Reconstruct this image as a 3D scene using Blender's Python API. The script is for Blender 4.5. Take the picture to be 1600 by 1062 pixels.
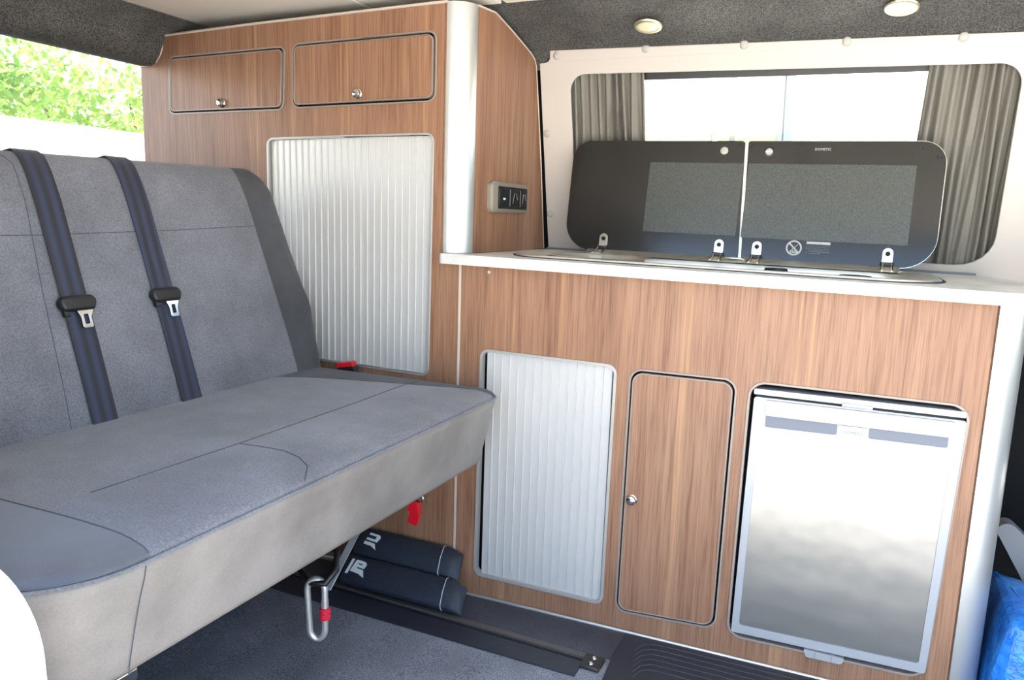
import bpy, bmesh, math, random
from mathutils import Vector, Matrix
from mathutils.bvhtree import BVHTree
random.seed(7)
S = bpy.context.scene
for o in list(bpy.data.objects): bpy.data.objects.remove(o)
COL = S.collection

# ------------------------------------------------------------------ camera
cam = bpy.data.objects.new('camera', bpy.data.cameras.new('camera'))
cam.data.sensor_width = 36; cam.data.lens = 1175.8 / 1600 * 36; cam.data.clip_start = .02; cam.data.clip_end = 400
R = [[.90991, -.40343, -.09643], [.41351, .90055, .13422], [.03269, -.162, .98625]]
cam.matrix_world = Matrix(((R[0][0], R[0][2], -R[0][1], .1646), (R[1][0], R[1][2], -R[1][1], -1.5982),
                           (R[2][0], R[2][2], -R[2][1], .93566), (0, 0, 0, 1)))
COL.objects.link(cam); S.camera = cam

# ------------------------------------------------------------------ world, sun, exposure
W = bpy.data.worlds.new('world'); S.world = W; W.use_nodes = True
wn = W.node_tree.nodes; wl = W.node_tree.links
sky = wn.new('ShaderNodeTexSky'); sky.sky_type = 'NISHITA'; sky.sun_disc = False
sky.sun_elevation = math.radians(44); sky.sun_rotation = math.radians(248); sky.air_density = 1.0; sky.dust_density = 1.2
wn['Background'].inputs['Strength'].default_value = .33
wl.new(sky.outputs[0], wn['Background'].inputs['Color'])
sun = bpy.data.objects.new('sun', bpy.data.lights.new('sun', 'SUN'))
sun.data.energy = 15.0; sun.data.angle = math.radians(.6); sun.data.color = (1, .95, .87)
sun.rotation_mode = 'QUATERNION'
sun.rotation_quaternion = Vector((.68, .32, -.72)).to_track_quat('-Z', 'Y')
COL.objects.link(sun)
S.view_settings.view_transform = 'Standard'; S.view_settings.look = 'None'
S.view_settings.exposure = 1.66; S.view_settings.gamma = 1; S.view_settings.use_curve_mapping = False
S.cycles.max_bounces = 10; S.cycles.diffuse_bounces = 6; S.cycles.transparent_max_bounces = 12
S.cycles.sample_clamp_indirect = 6; S.cycles.caustics_reflective = False; S.cycles.caustics_refractive = False

# ------------------------------------------------------------------ materials
def lin(c):
    return tuple(((v / 255) / 12.92 if v / 255 <= .04045 else ((v / 255 + .055) / 1.055) ** 2.4) for v in c)
class NT:
    def __init__(s, name):
        s.m = bpy.data.materials.new(name); s.m.use_nodes = True
        s.t = s.m.node_tree; s.b = s.t.nodes['Principled BSDF']
    def n(s, t, **k):
        x = s.t.nodes.new('ShaderNode' + t)
        for a, v in k.items():
            if a[0] == '_': setattr(x, a[1:], v)
            else:
                x.inputs[a.replace('__', ' ')].default_value = v
        return x
    def l(s, a, b): s.t.links.new(a, b)
    def p(s, **k):
        for a, v in k.items(): s.b.inputs[a.replace('__', ' ')].default_value = v
    def coords(s, scale=(1, 1, 1), rot=(0, 0, 0)):
        tc = s.n('TexCoord'); mp = s.n('Mapping'); mp.inputs['Scale'].default_value = scale; mp.inputs['Rotation'].default_value = rot
        s.l(tc.outputs['Object'], mp.inputs['Vector']); return mp.outputs[0]
    def noise(s, vec, scale, detail=3, rough=.5):
        x = s.n('TexNoise', Scale=scale, Detail=detail, Roughness=rough)
        if vec: s.l(vec, x.inputs['Vector'])
        return x.outputs['Fac']
    def ramp(s, fac, stops):
        r = s.n('ValToRGB'); e = r.color_ramp.elements
        while len(e) < len(stops): e.new(.5)
        for i, (p, c) in enumerate(stops):
            e[i].position = p; e[i].color = (*c, 1) if len(c) == 3 else c
        s.l(fac, r.inputs[0]); return r.outputs[0]
    def bump(s, h, strength, dist):
        b = s.n('Bump', Strength=strength, Distance=dist); s.l(h, b.inputs['Height']); s.l(b.outputs[0], s.b.inputs['Normal'])
def simple(name, rgb, rough=.5, metal=0, bump=None, **k):
    a = NT(name); a.p(Base__Color=(*lin(rgb), 1), Roughness=rough, Metallic=metal, **k)
    if bump:
        sc, st, d = bump; a.bump(a.noise(a.coords(), sc, 2), st, d)
    return a.m
def mixc(a, c1, c2, fac, mode='MIX'):
    m = a.n('Mix', _data_type='RGBA', _blend_type=mode)
    for s_, c in ((6, c1), (7, c2)):
        if isinstance(c, tuple): m.inputs[s_].default_value = (*c, 1)
        else: a.l(c, m.inputs[s_])
    if isinstance(fac, float): m.inputs[0].default_value = fac
    else: a.l(fac, m.inputs[0])
    return m.outputs[2]
def make_wood():
    a = NT('walnut laminate')
    v1 = a.coords((9, 9, .55)); broad = a.noise(v1, 1.6, 4, .6)
    v2 = a.coords((70, 70, 1.6)); mid = a.noise(v2, 1.0, 3, .6)
    v3 = a.coords((330, 330, 7)); fine = a.noise(v3, 1.0, 2, .6)
    v5 = a.coords((17, 17, .12)); st = a.noise(v5, 1.0, 1, .4)
    c = a.ramp(broad, [(.3, lin((118, 80, 60))), (.45, lin((140, 100, 77))), (.55, lin((156, 117, 92))), (.7, lin((130, 90, 68)))])
    c = mixc(a, c, a.ramp(mid, [(.35, lin((104, 68, 50))), (.65, lin((172, 134, 108)))]), .27)
    c = mixc(a, c, lin((196, 152, 110)), a.ramp(st, [(.62, (0, 0, 0)), (.655, (.5, .5, .5)), (.67, (.5, .5, .5)), (.70, (0, 0, 0))]))
    c = mixc(a, c, a.ramp(fine, [(.36, lin((78, 50, 36))), (.56, lin((166, 128, 102)))]), .30)
    a.l(c, a.b.inputs['Base Color']); a.p(Roughness=.42, IOR=1.42)
    a.bump(fine, .12, .0006); return a.m
WOOD = make_wood()
def speck(name, c1, c2, scale, rough=.9, bump=.3, sheen=0., mid=.5):
    a = NT(name); v = a.coords(); n1 = a.noise(v, scale, 3, .7)
    c = a.ramp(n1, [(mid - .14, lin(c1)), (mid + .14, lin(c2))])
    n2 = a.noise(v, 6, 3, .6); c = mixc(a, c, a.ramp(n2, [(.35, (.75, .75, .75)), (.65, (1.12, 1.12, 1.12))]), 1.0, 'MULTIPLY')
    a.l(c, a.b.inputs['Base Color']); a.p(Roughness=rough, Sheen__Weight=sheen); a.bump(n1, bump, .0015); return a.m
CARPET = speck('charcoal lining carpet', (36, 37, 38), (112, 112, 109), 300, .95, .5)
FLOORM = speck('dark flecked vinyl floor', (66, 72, 84), (170, 177, 188), 420, .45, .15)
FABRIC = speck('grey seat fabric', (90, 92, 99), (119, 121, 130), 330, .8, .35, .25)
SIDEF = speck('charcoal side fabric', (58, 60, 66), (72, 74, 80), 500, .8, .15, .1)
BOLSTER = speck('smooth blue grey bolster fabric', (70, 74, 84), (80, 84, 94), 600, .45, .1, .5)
VINYL = speck('grey seat vinyl', (126, 121, 118), (134, 129, 126), 300, .5, .08)
ALU = simple('satin anodised aluminium', (205, 205, 202), .36, .75)
SLAT = simple('silver lacquered slat', (206, 205, 203), .36, .2)
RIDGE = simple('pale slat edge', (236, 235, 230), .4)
TRIM = simple('taupe edging strip', (150, 138, 130), .4, .1)
TRIML = simple('pale edging strip', (214, 198, 186), .4, .2)
DARK = simple('dark cabinet interior', (22, 22, 25), .8)
BLACK = simple('black plastic', (24, 24, 26), .4)
RUBBER = simple('black rubber', (42, 47, 58), .45, bump=(60, .2, .002))
CHROME = simple('polished chrome', (225, 222, 215), .12, 1)
STEEL0 = NT('brushed stainless steel')
_n = STEEL0.noise(STEEL0.coords((4, 4, 900)), 1, 2); STEEL0.p(Base__Color=(*lin((172, 170, 165)), 1), Metallic=1.0, Roughness=.34)
_d = STEEL0.noise(STEEL0.coords(), 7, 2); STEEL0.bump(_d, .25, .01); STEEL = STEEL0.m
SINKST = simple('stainless sink steel', (226, 223, 214), .38, .8)
PANEL = simple('warm grey laminated panel', (200, 193, 187), .5, bump=(900, .1, .0005))
CREAM = simple('cream ceiling vinyl', (248, 243, 232), .5)
WORKTOP = speck('pale speckled worktop', (208, 206, 202), (228, 227, 224), 500, .4, .02)
SILVERP = simple('silver fridge plastic', (168, 170, 174), .35, .15)
GRIP = simple('grey grip recess shade', (98, 105, 118), .4, .1)
WEB = NT('navy seat belt webbing')
_w = WEB.n('TexWave', Scale=1.0); WEB.l(WEB.coords((0, 14, 0)), _w.inputs['Vector']); _w.bands_direction = 'Y'
WEB.l(WEB.ramp(_w.outputs['Fac'], [(.0, lin((14, 18, 30))), (1., lin((34, 45, 74)))]), WEB.b.inputs['Base Color'])
WEB.p(Roughness=.5, Sheen__Weight=.2); WEB.bump(WEB.noise(WEB.coords((1, 1, 1)), 700, 1), .3, .001); WEB = WEB.m
CURTAIN = simple('grey taupe curtain cloth', (128, 125, 118), .85, bump=(700, .3, .001))
WHITEP = simple('white vehicle paint', (238, 238, 236), .25)
REDP = simple('red plastic', (215, 22, 40), .35)
REDC = simple('red cord', (205, 30, 60), .6)
NYLON = speck('black nylon cloth', (30, 35, 46), (54, 61, 76), 500, .6, .3)
WHITEL = simple('white printed lettering', (232, 236, 238), .5)
PRINT = simple('pale grey printed lettering', (190, 188, 186), .5)
BEIGEP = simple('beige grey plastic', (132, 126, 115), .4)
BLUE = NT('blue woven tarpaulin')
_v = BLUE.noise(BLUE.coords((1, 1, 1)), 22, 4, .7)
BLUE.l(BLUE.ramp(_v, [(.35, lin((14, 92, 195))), (.65, lin((60, 150, 240)))]), BLUE.b.inputs['Base Color']); BLUE.p(Roughness=.28); BLUE.bump(_v, .6, .012); BLUE = BLUE.m
GREEN = simple('green cable', (30, 110, 60), .45)
GREYP = simple('mid grey plastic', (120, 124, 130), .5)
CAP = simple('pale screw cap', (178, 176, 172), .45)
def glassy(name, rgb, rough, tr, noise=None):
    a = NT(name); a.p(Base__Color=(*lin(rgb), 1), Roughness=rough, IOR=1.5)
    t = a.n('BsdfTransparent'); m = a.n('MixShader'); out = a.t.nodes['Material Output']
    m.inputs[0].default_value = 1 - tr; a.l(t.outputs[0], m.inputs[1]); a.l(a.b.outputs[0], m.inputs[2]); a.l(m.outputs[0], out.inputs[0])
    if noise:
        n = a.noise(a.coords(), noise, 2, .7)
        a.l(a.ramp(n, [(.4, lin(tuple(v * .75 for v in rgb))), (.62, lin(tuple(min(255, v * 1.3) for v in rgb)))]), a.b.inputs['Base Color'])
    return a.m
LIDG = glassy('smoked black glass', (26, 25, 24), .17, 0.0)
LIDP = glassy('dotted smoked glass', (66, 70, 67), .28, .05, 520)
PANE = glassy('clear window glass', (225, 240, 245), .02, .93)
GLOW = simple('bulb glass', (226, 224, 190), .2)

# ------------------------------------------------------------------ mesh helpers
def link(o, parent=None, name=None):
    COL.objects.link(o)
    if parent: o.parent = parent
    return o
def meta(o, label=None, cat=None, group=None, kind=None):
    for k, v in (('label', label), ('category', cat), ('group', group), ('kind', kind)):
        if v: o[k] = v
    return o
def empty(name, loc=(0, 0, 0), label=None, cat=None, group=None, kind=None, rot=(0, 0, 0), parent=None):
    o = bpy.data.objects.new(name, None); o.empty_display_size = .05
    o.location = loc; o.rotation_euler = rot; link(o, parent); return meta(o, label, cat, group, kind)
def finish(name, me, mat, parent, bevel=0, smooth=35, seg=2):
    if mat: me.materials.clear(); me.materials.append(mat)
    if smooth:
        for p in me.polygons: p.use_smooth = True
        try: me.set_sharp_from_angle(angle=math.radians(smooth))
        except Exception: pass
    o = bpy.data.objects.new(name, me); link(o, parent)
    if bevel:
        b = o.modifiers.new('bevel', 'BEVEL'); b.width = bevel; b.segments = seg; b.limit_method = 'ANGLE'; b.angle_limit = math.radians(40); b.harden_normals = False
    return o
def bm_obj(name, bm, mat, parent=None, bevel=0, smooth=35, recalc=True):
    if recalc: bmesh.ops.recalc_face_normals(bm, faces=bm.faces)
    me = bpy.data.meshes.new(name); bm.to_mesh(me); bm.free()
    return finish(name, me, mat, parent, bevel, smooth)
def plate(name, loops, t0, t1, mat, parent=None, plane='XZ', bevel=0, M=None, smooth=35):
    """loops: outer outline then holes, filled and given thickness t0..t1 along the third axis"""
    cu = bpy.data.curves.new('tmp', 'CURVE'); cu.dimensions = '2D'; cu.fill_mode = 'BOTH'; cu.extrude = abs(t1 - t0) / 2
    for lp in loops:
        s = cu.splines.new('POLY'); s.points.add(len(lp) - 1)
        for i, p in enumerate(lp): s.points[i].co = (p[0], p[1], 0, 1)
        s.use_cyclic_u = True
    ob = bpy.data.objects.new('tmp', cu); COL.objects.link(ob)
    dg = bpy.context.evaluated_depsgraph_get(); me = bpy.data.meshes.new_from_object(ob.evaluated_get(dg))
    bpy.data.objects.remove(ob); bpy.data.curves.remove(cu)
    bm = bmesh.new(); bm.from_mesh(me); bpy.data.meshes.remove(me)
    bmesh.ops.remove_doubles(bm, verts=bm.verts, dist=1e-6)
    mid = (t0 + t1) / 2
    for v in bm.verts:
        x, y, z = v.co
        v.co = {'XZ': (x, mid - z, y), 'XY': (x, y, mid + z), 'YZ': (mid + z, x, y)}[plane]
        if M: v.co = M @ v.co
    return bm_obj(name, bm, mat, parent, bevel, smooth)
def text(name, body, size, mat, parent, M, depth=.0006):
    cu = bpy.data.curves.new('tmp', 'FONT'); cu.body = body; cu.size = size; cu.extrude = depth / 2; cu.align_x = 'CENTER'; cu.align_y = 'CENTER'; cu.resolution_u = 2
    ob = bpy.data.objects.new('tmp', cu); COL.objects.link(ob)
    dg = bpy.context.evaluated_depsgraph_get(); me = bpy.data.meshes.new_from_object(ob.evaluated_get(dg))
    bpy.data.objects.remove(ob); me.transform(M)
    return finish(name, me, mat, parent, 0, 0)
UPR = Matrix.Rotation(math.pi / 2, 4, 'X')           # text standing in the XZ plane, facing -Y
def add_box(bm, x0, x1, y0, y1, z0, z1, M=None):
    vs = [bm.verts.new(Vector(p) if not M else M @ Vector(p)) for p in
          [(x0, y0, z0), (x1, y0, z0), (x1, y1, z0), (x0, y1, z0), (x0, y0, z1), (x1, y0, z1), (x1, y1, z1), (x0, y1, z1)]]
    for f in [(0, 3, 2, 1), (4, 5, 6, 7), (0, 1, 5, 4), (1, 2, 6, 5), (2, 3, 7, 6), (3, 0, 4, 7)]: bm.faces.new([vs[i] for i in f])
def box(name, a, b, mat, parent=None, bevel=0, M=None, seg=2):
    bm = bmesh.new(); add_box(bm, a[0], b[0], a[1], b[1], a[2], b[2], M); return bm_obj(name, bm, mat, parent, bevel)
def add_tube(bm, pts, r, n=8, closed=False, flat=None, up=None, caps=True):
    pts = [Vector(p) for p in pts]; rings = []; N = len(pts); prev = None
    for i, p in enumerate(pts):
        a = pts[(i - 1) % N] if closed or i else p; b = pts[(i + 1) % N] if closed or i < N - 1 else p
        t = (b - a).normalized()
        if up is not None: u = Vector(up)
        else: u = prev if prev is not None else (Vector((0, 0, 1)) if abs(t.z) < .9 else Vector((1, 0, 0)))
        x = (u - t * u.dot(t)).normalized(); prev = x; y = t.cross(x)
        rr = r[i] if isinstance(r, (list, tuple)) else r
        ry = rr * (flat or 1)
        rings.append([bm.verts.new(p + x * math.cos(2 * math.pi * k / n) * rr + y * math.sin(2 * math.pi * k / n) * ry) for k in range(n)])
    for i in range(N if closed else N - 1):
        A, B = rings[i], rings[(i + 1) % N]
        for k in range(n): bm.faces.new((A[k], A[(k + 1) % n], B[(k + 1) % n], B[k]))
    if not closed and caps: bm.faces.new(rings[0][::-1]); bm.faces.new(rings[-1])
def tube(name, pts, r, mat, parent=None, n=8, closed=False, flat=None, up=None):
    bm = bmesh.new(); add_tube(bm, pts, r, n, closed, flat, up); return bm_obj(name, bm, mat, parent, 0, 50)
def lathe(name, prof, mat, parent=None, n=24, M=None):
    """prof: (radius, height) pairs around local Z"""
    bm = bmesh.new(); rings = []
    for r, h in prof:
        if r < 1e-6: rings.append([bm.verts.new((0, 0, h))])
        else: rings.append([bm.verts.new((r * math.cos(2 * math.pi * k / n), r * math.sin(2 * math.pi * k / n), h)) for k in range(n)])
    for A, B in zip(rings, rings[1:]):
        for k in range(n):
            q = [A[k % len(A)], A[(k + 1) % len(A)], B[(k + 1) % len(B)], B[k % len(B)]]
            q2 = []
            for v in q:
                if v not in q2: q2.append(v)
            if len(q2) > 2: bm.faces.new(q2)
    if M: bm.transform(M)
    return bm_obj(name, bm, mat, parent, 0, 40)
def rq(c, r, n=6):
    """rounded outline through four (or more) corners; r a number or one per corner"""
    out = []; N = len(c)
    for i in range(N):
        p = Vector(c[i]); e1 = (Vector(c[i - 1]) - p).normalized(); e2 = (Vector(c[(i + 1) % N]) - p).normalized()
        rr = r[i] if isinstance(r, (list, tuple)) else r
        if rr <= 0: out.append(tuple(p)); continue
        for k in range(n + 1):
            th = math.pi / 2 * k / n
            q = p + e1 * rr * (1 - math.sin(th)) + e2 * rr * (1 - math.cos(th)); out.append((q.x, q.y))
    return out
def inset(c, d):
    out = []; N = len(c)
    for i in range(N):
        p = Vector(c[i]); e1 = (Vector(c[i - 1]) - p).normalized(); e2 = (Vector(c[(i + 1) % N]) - p).normalized()
        out.append(tuple(p + (e1 + e2) * d))
    return out
def loft(bm, outline, layers, fn, cap0=True, cap1=True):
    """outline: closed 2D loop (ccw); layers of (height, inset); fn maps (x, y, h) to 3D"""
    N = len(outline); nr = []
    for i in range(N):
        a = Vector(outline[i - 1]); b = Vector(outline[(i + 1) % N]); t = (b - a).normalized(); nr.append(Vector((-t.y, t.x)))
    rings = []
    for h, ins in layers:
        rings.append([bm.verts.new(fn(outline[i][0] + nr[i].x * ins, outline[i][1] + nr[i].y * ins, h)) for i in range(N)])
    for A, B in zip(rings, rings[1:]):
        for k in range(N): bm.faces.new((A[k], A[(k + 1) % N], B[(k + 1) % N], B[k]))
    if cap0: bm.faces.new(rings[0][::-1])
    if cap1: bm.faces.new(rings[-1])
    return rings
def loft2(bm, corners, radii, layers, fn, n=10):
    rings = []
    for h, d in layers:
        ol = rq(inset(corners, d), [max(r_ - d * .8, .012) for r_ in radii], n); rings.append([bm.verts.new(fn(p[0], p[1], h)) for p in ol])
    N = len(rings[0])
    for A, B in zip(rings, rings[1:]):
        for k in range(N): bm.faces.new((A[k], A[(k + 1) % N], B[(k + 1) % N], B[k]))
    bm.faces.new(rings[0][::-1]); bm.faces.new(rings[-1])
def copy_tree(o, parent=None):
    c = o.copy(); COL.objects.link(c); c.parent = parent
    for ch in [x for x in bpy.data.objects if x.parent == o]: copy_tree(ch, c)
    return c
def fz(x): return -.0065 + .019 * x                   # the cab floor runs very slightly downhill to the rear
def arc(cx, cy, r, a0, a1, n): return [(cx + r * math.cos(math.radians(a0 + (a1 - a0) * k / n)), cy + r * math.sin(math.radians(a0 + (a1 - a0) * k / n))) for k in range(n + 1)]

# ================================================================== SETTING
bm = bmesh.new(); x0, x1, y0, y1 = -2.1, 2.3, -1.15, .6
for (a, b, zz) in ((0, 1, 0),):
    T = [bm.verts.new((x, y, fz(x))) for x, y in ((x0, y0), (x1, y0), (x1, y1), (x0, y1))]; B = [bm.verts.new((v.co.x, v.co.y, -.12)) for v in T]
    bm.faces.new(T); bm.faces.new(B[::-1])
    for i in range(4): bm.faces.new((T[i], B[i], B[(i + 1) % 4], T[(i + 1) % 4]))
floor = bm_obj('floor', bm, FLOORM, None, 0, 0); meta(floor, 'dark speckled vinyl floor of the van', kind='structure')
# ceiling panels with dark joints
ceil = empty('ceiling', (0, 0, 1.44), 'cream ceiling panels with dark joints between them', kind='structure')
for a, b in ((-1.58, -1.006), (-.994, -.668), (-.656, -.04), (-.028, .6), (.612, 1.25)):
    box('ceiling_panel', (a, -1.12, 0), (b, .135, .012), CREAM, ceil, .003)
box('roof_skin', (-2.12, -1.22, .02), (2.3, .62, .05), CARPET, ceil)
# carpet lining above the kitchen window: profile swept along the van
def sweep(name, prof, xa, xb, mat, label, thick=.006, axis='X', dz=(0, 0)):
    N = len(prof); bm = bmesh.new(); rows = []
    off = []
    for i, p in enumerate(prof):
        a = Vector(prof[max(i - 1, 0)]); b = Vector(prof[min(i + 1, N - 1)]); t = (b - a).normalized(); off.append((p[0] - t.y * thick, p[1] + t.x * thick))
    loop = list(prof) + off[::-1]
    for s_ in (xa, xb):
        rows.append([bm.verts.new((s_, p[0], p[1] + dz[s_ == xb]) if axis == 'X' else (p[0], s_, p[1])) for p in loop])
    for k in range(len(loop)): bm.faces.new((rows[0][k], rows[0][(k + 1) % len(loop)], rows[1][(k + 1) % len(loop)], rows[1][k]))
    for i in range(N - 1):
        for rw in rows: bm.faces.new((rw[i], rw[i + 1], rw[-2 - i], rw[-1 - i]))
    o = bm_obj(name, bm, mat, None, 0, 60); meta(o, label, kind='structure'); return o
prof = [(.10, 1.436), (.17, 1.431), (.25, 1.412), (.33, 1.394), (.385, 1.378), (.415, 1.350), (.44, 1.24), (.53, .85), (.60, .50), (.60, -.01)]
lining = sweep('trim_1', prof[:5] + [(.402, 1.370), (.4145, 1.362), (.425, 1.325)], -1.0, 2.3, CARPET, 'charcoal carpet lining curving down from ceiling to window panel', .003, 'X', (.0167, -.012))
# rear roof header in carpet
hp = [(-1.575, 1.441), (-1.64, 1.402), (-1.652, 1.375), (-1.662, 1.352), (-1.68, 1.333), (-1.70, 1.326), (-1.74, 1.329), (-1.80, 1.350), (-1.86, 1.39), (-1.90, 1.445)]
hdr = sweep('trim_2', hp, -1.14, .44, CARPET, 'thick charcoal carpeted roof header above the rear window', .006, 'Y')
sweep('trim_3', [(-1.90, 1.452), (-2.1, 1.455)], -1.14, .6, CARPET, 'carpeted roof edge behind the rear header', .006, 'Y')
# window wall: plane leaning inward as it rises; local coords x along van, s up the slope
WALL0 = Vector((0, .53, .845)); slope = math.atan(.236)
WM = Matrix.Translation(WALL0) @ Matrix.Rotation(slope, 4, 'X')       # local: X, Y (outwards), Z (up the slope)
def ws(z): return (z - .845) / math.cos(slope)
wallr = empty('wall_right', (0, 0, 0), 'body side of the van with the kitchen window', kind='structure')
wo = [(-.585, ws(.86)), (.465, ws(.853)), (.462, ws(1.302)), (-.592, ws(1.323))]
pan_out = [(-.678, ws(.80)), (.56, ws(.79)), (.56, ws(1.362)), (-.646, ws(1.386)), (-.648, ws(1.357)), (-.678, ws(1.355))]
pl = plate('window_panel', [rq(pan_out, [0, 0, .08, 0, .012, 0]), rq(wo, [.05, .075, .045, .045])], -.002, .006, PANEL, wallr, 'XZ', .0015, WM)
meta(pl, 'pale grey laminated panel')
for (x, z) in [(-.38, 1.376), (-.133, 1.371), (.1, 1.365), (.338, 1.36), (-.627, 1.372), (-.666, 1.171), (-.667, .947)]:
    k = lathe('screw_cap', [(0, .0032), (.006, .0028), (.0098, .0012), (.0108, 0)], CAP, wallr, 20, WM @ Matrix.Translation((x, -.0022, ws(z))) @ Matrix.Rotation(math.pi / 2, 4, 'X'))
# outer skin below and around the opening
sk_out = [(-2.1, -1.1), (1.3, -1.1), (1.3, ws(1.42)), (-2.1, ws(1.42))]
plate('body_skin', [sk_out, rq([(-.67, -.05), (.53, -.05), (.53, ws(1.31)), (-.67, ws(1.31))], .04)], .062, .075, DARK, wallr, 'XZ', 0, WM)
win = empty('window_1', (0, 0, 0), 'kitchen window with a sliding pane and black rubber frame', kind='structure')
plate('window_frame', [rq([(-.69, -.07), (.55, -.07), (.55, ws(1.335)), (-.69, ws(1.335))], .05), rq([(-.64, -.02), (.50, -.02), (.50, ws(1.288)), (-.64, ws(1.301))], .03)], .044, .058, BLACK, win, 'XZ', .002, WM)
plate('fixed_pane', [[(-.65, -.03), (-.035, -.03), (-.035, ws(1.31)), (-.65, ws(1.31))]], .062, .066, PANE, win, 'XZ', 0, WM)
plate('sliding_pane', [[(-.165, -.03), (.51, -.03), (.51, ws(1.31)), (-.165, ws(1.31))]], .052, .056, PANE, win, 'XZ', 0, WM)
box('pane_edge', (-.168, .049, -.03), (-.152, .059, ws(1.31)), WHITEP, win, .001, WM)  # white colour stands in for the highlight along this frame edge
box('pane_edge', (-.0365, .060, -.03), (-.033, .068, ws(1.31)), GREYP, win, 0, WM)
# rear end of the van with its window, seen above the backrest
rear = empty('wall_rear', (-2.1, 0, 0), 'tailgate of the van', kind='structure')
plate('tailgate_skin', [[(-1.15, -.02), (.6, -.02), (.6, 1.465), (-1.15, 1.465)], rq([(-1.02, 1.02), (.56, 1.02), (.56, 1.447), (-1.02, 1.447)], .03)], -.03, 0, CARPET, rear, 'YZ')
win2 = empty('window_2', (-2.1, 0, 0), 'rear tailgate window', kind='structure')
plate('window_pane', [rq([(-1.04, .83), (.58, .83), (.58, 1.46), (-1.04, 1.46)], .05)], -.022, -.018, PANE, win2, 'YZ')
lathe('pane_clip', [(0, .006), (.006, .005), (.009, 0), (.004, -.004), (0, -.004)], BLACK, win2, 14, Matrix.Translation((-.016, .347, 1.408)) @ Matrix.Rotation(math.pi / 2, 4, 'Y'))
# door side of the body: solid behind the sliding door opening, open in front
wl_ = empty('wall_left', (0, -1.15, 0), 'side of the van around the open sliding door', kind='structure')
plate('body_side', [[(-2.1, -.12), (-.74, -.12), (-.70, .6), (-.72, 1.48), (-2.1, 1.48)]], -.06, -.025, WHITEP, wl_, 'XZ')
box('roof_rail', (-.72, -.05, 1.40), (2.3, .03, 1.48), CARPET, wl_, .01)
box('door_sill', (-.7, -.05, -.12), (2.3, 0, -.02), WHITEP, wl_, .004)
box('door_pillar', (.98, -.05, -.12), (1.12, .02, 1.42), WHITEP, wl_, .01)
# cab end
cabw = empty('wall_front', (2.3, 0, 0), 'cab end of the van with the windscreen opening', kind='structure')
plate('scuttle', [[(-1.2, -.12), (.6, -.12), (.6, 1.5), (-1.2, 1.5)], rq([(-1.05, .62), (.48, .62), (.44, 1.42), (-1.0, 1.42)], .08)], 0, .03, BLACK, cabw, 'YZ')

# ================================================================== TALL CABINET (wardrobe)
ward = empty('tall_cabinet', (-1.2, 0, 0), 'tall walnut cabinet behind the bench with two flap doors and roller shutter', 'cabinet')
def ch(o):                                            # keep world coordinates while parenting to an offset empty
    p = o.parent
    if p: o.matrix_parent_inverse = Matrix.Translation(-Vector(p.location)); 
    return o
def fr(x): return fz(x) - .004
top_line = [(-.742, 1.417), (-1.313, 1.408), (-1.643, 1.400)]
outer = [(-1.738, fr(-1.738)), (-.695, fr(-.695)), (-.695, .821), (-.742, .821)] + top_line + [(-1.650, 1.375), (-1.659, 1.352), (-1.675, 1.333), (-1.70, 1.325), (-1.738, 1.322)]
D1 = [(-1.630, 1.189), (-1.224, 1.191), (-1.217, 1.345), (-1.624, 1.340)]
D2 = [(-1.193, 1.194), (-.770, 1.199), (-.770, 1.354), (-1.190, 1.349)]
UT = [(-1.282, .540), (-.776, .533), (-.770, 1.126), (-1.282, 1.120)]
T_ = .016
ch(plate('front_panel', [outer, rq(D1, .018), rq(D2, .020), rq(inset(UT, .004), .016)], 0, T_, WOOD, ward))
def ring(name, c, r, w, y0, y1, mat, parent, bev=.0008):
    return ch(plate(name, [rq(c, r), rq(inset(c, w), max(r - w, .001))], y0, y1, mat, parent, 'XZ', bev))
ch(plate('back_board', [[(-1.735, -.03), (-.70, -.03), (-.745, 1.39), (-1.60, 1.38), (-1.735, 1.31)]], .05, .056, DARK, ward))
ch(box('end_board', (-1.738, .016, -.03), (-1.726, .46, 1.31), WOOD, ward))
ch(plate('top_board', [[(-1.64, .016), (-.75, .016), (-.70, .16), (-1.64, .16)]], 1.388, 1.394, DARK, ward, 'XY'))
sidep = [(.055, .843), (.52, .843), (.471, 1.10), (.414, 1.345), (.402, 1.362), (.374, 1.374), (.246, 1.404), (.149, 1.424), (.055, 1.417)]
ch(plate('side_panel', [sidep], -.702, -.690, WOOD, ward, 'YZ'))
tr = [(-.6915, p[0] + .001, p[1] + .0015) for p in sidep[1:9]] 
ch(tube('edge_trim', tr, .0030, TRIML, ward, 8))
tt = [(-1.7, -.001, 1.3235), (-1.675, -.001, 1.332), (-1.6575, -.001, 1.352), (-1.649, -.001, 1.375), (-1.643, -.001, 1.400), (-1.313, -.001, 1.408), (-.742, -.001, 1.417)]
ch(tube('edge_trim', [(-1.738, -.001, 1.3225)] + tt, .0036, TRIML, ward, 8))
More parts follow.
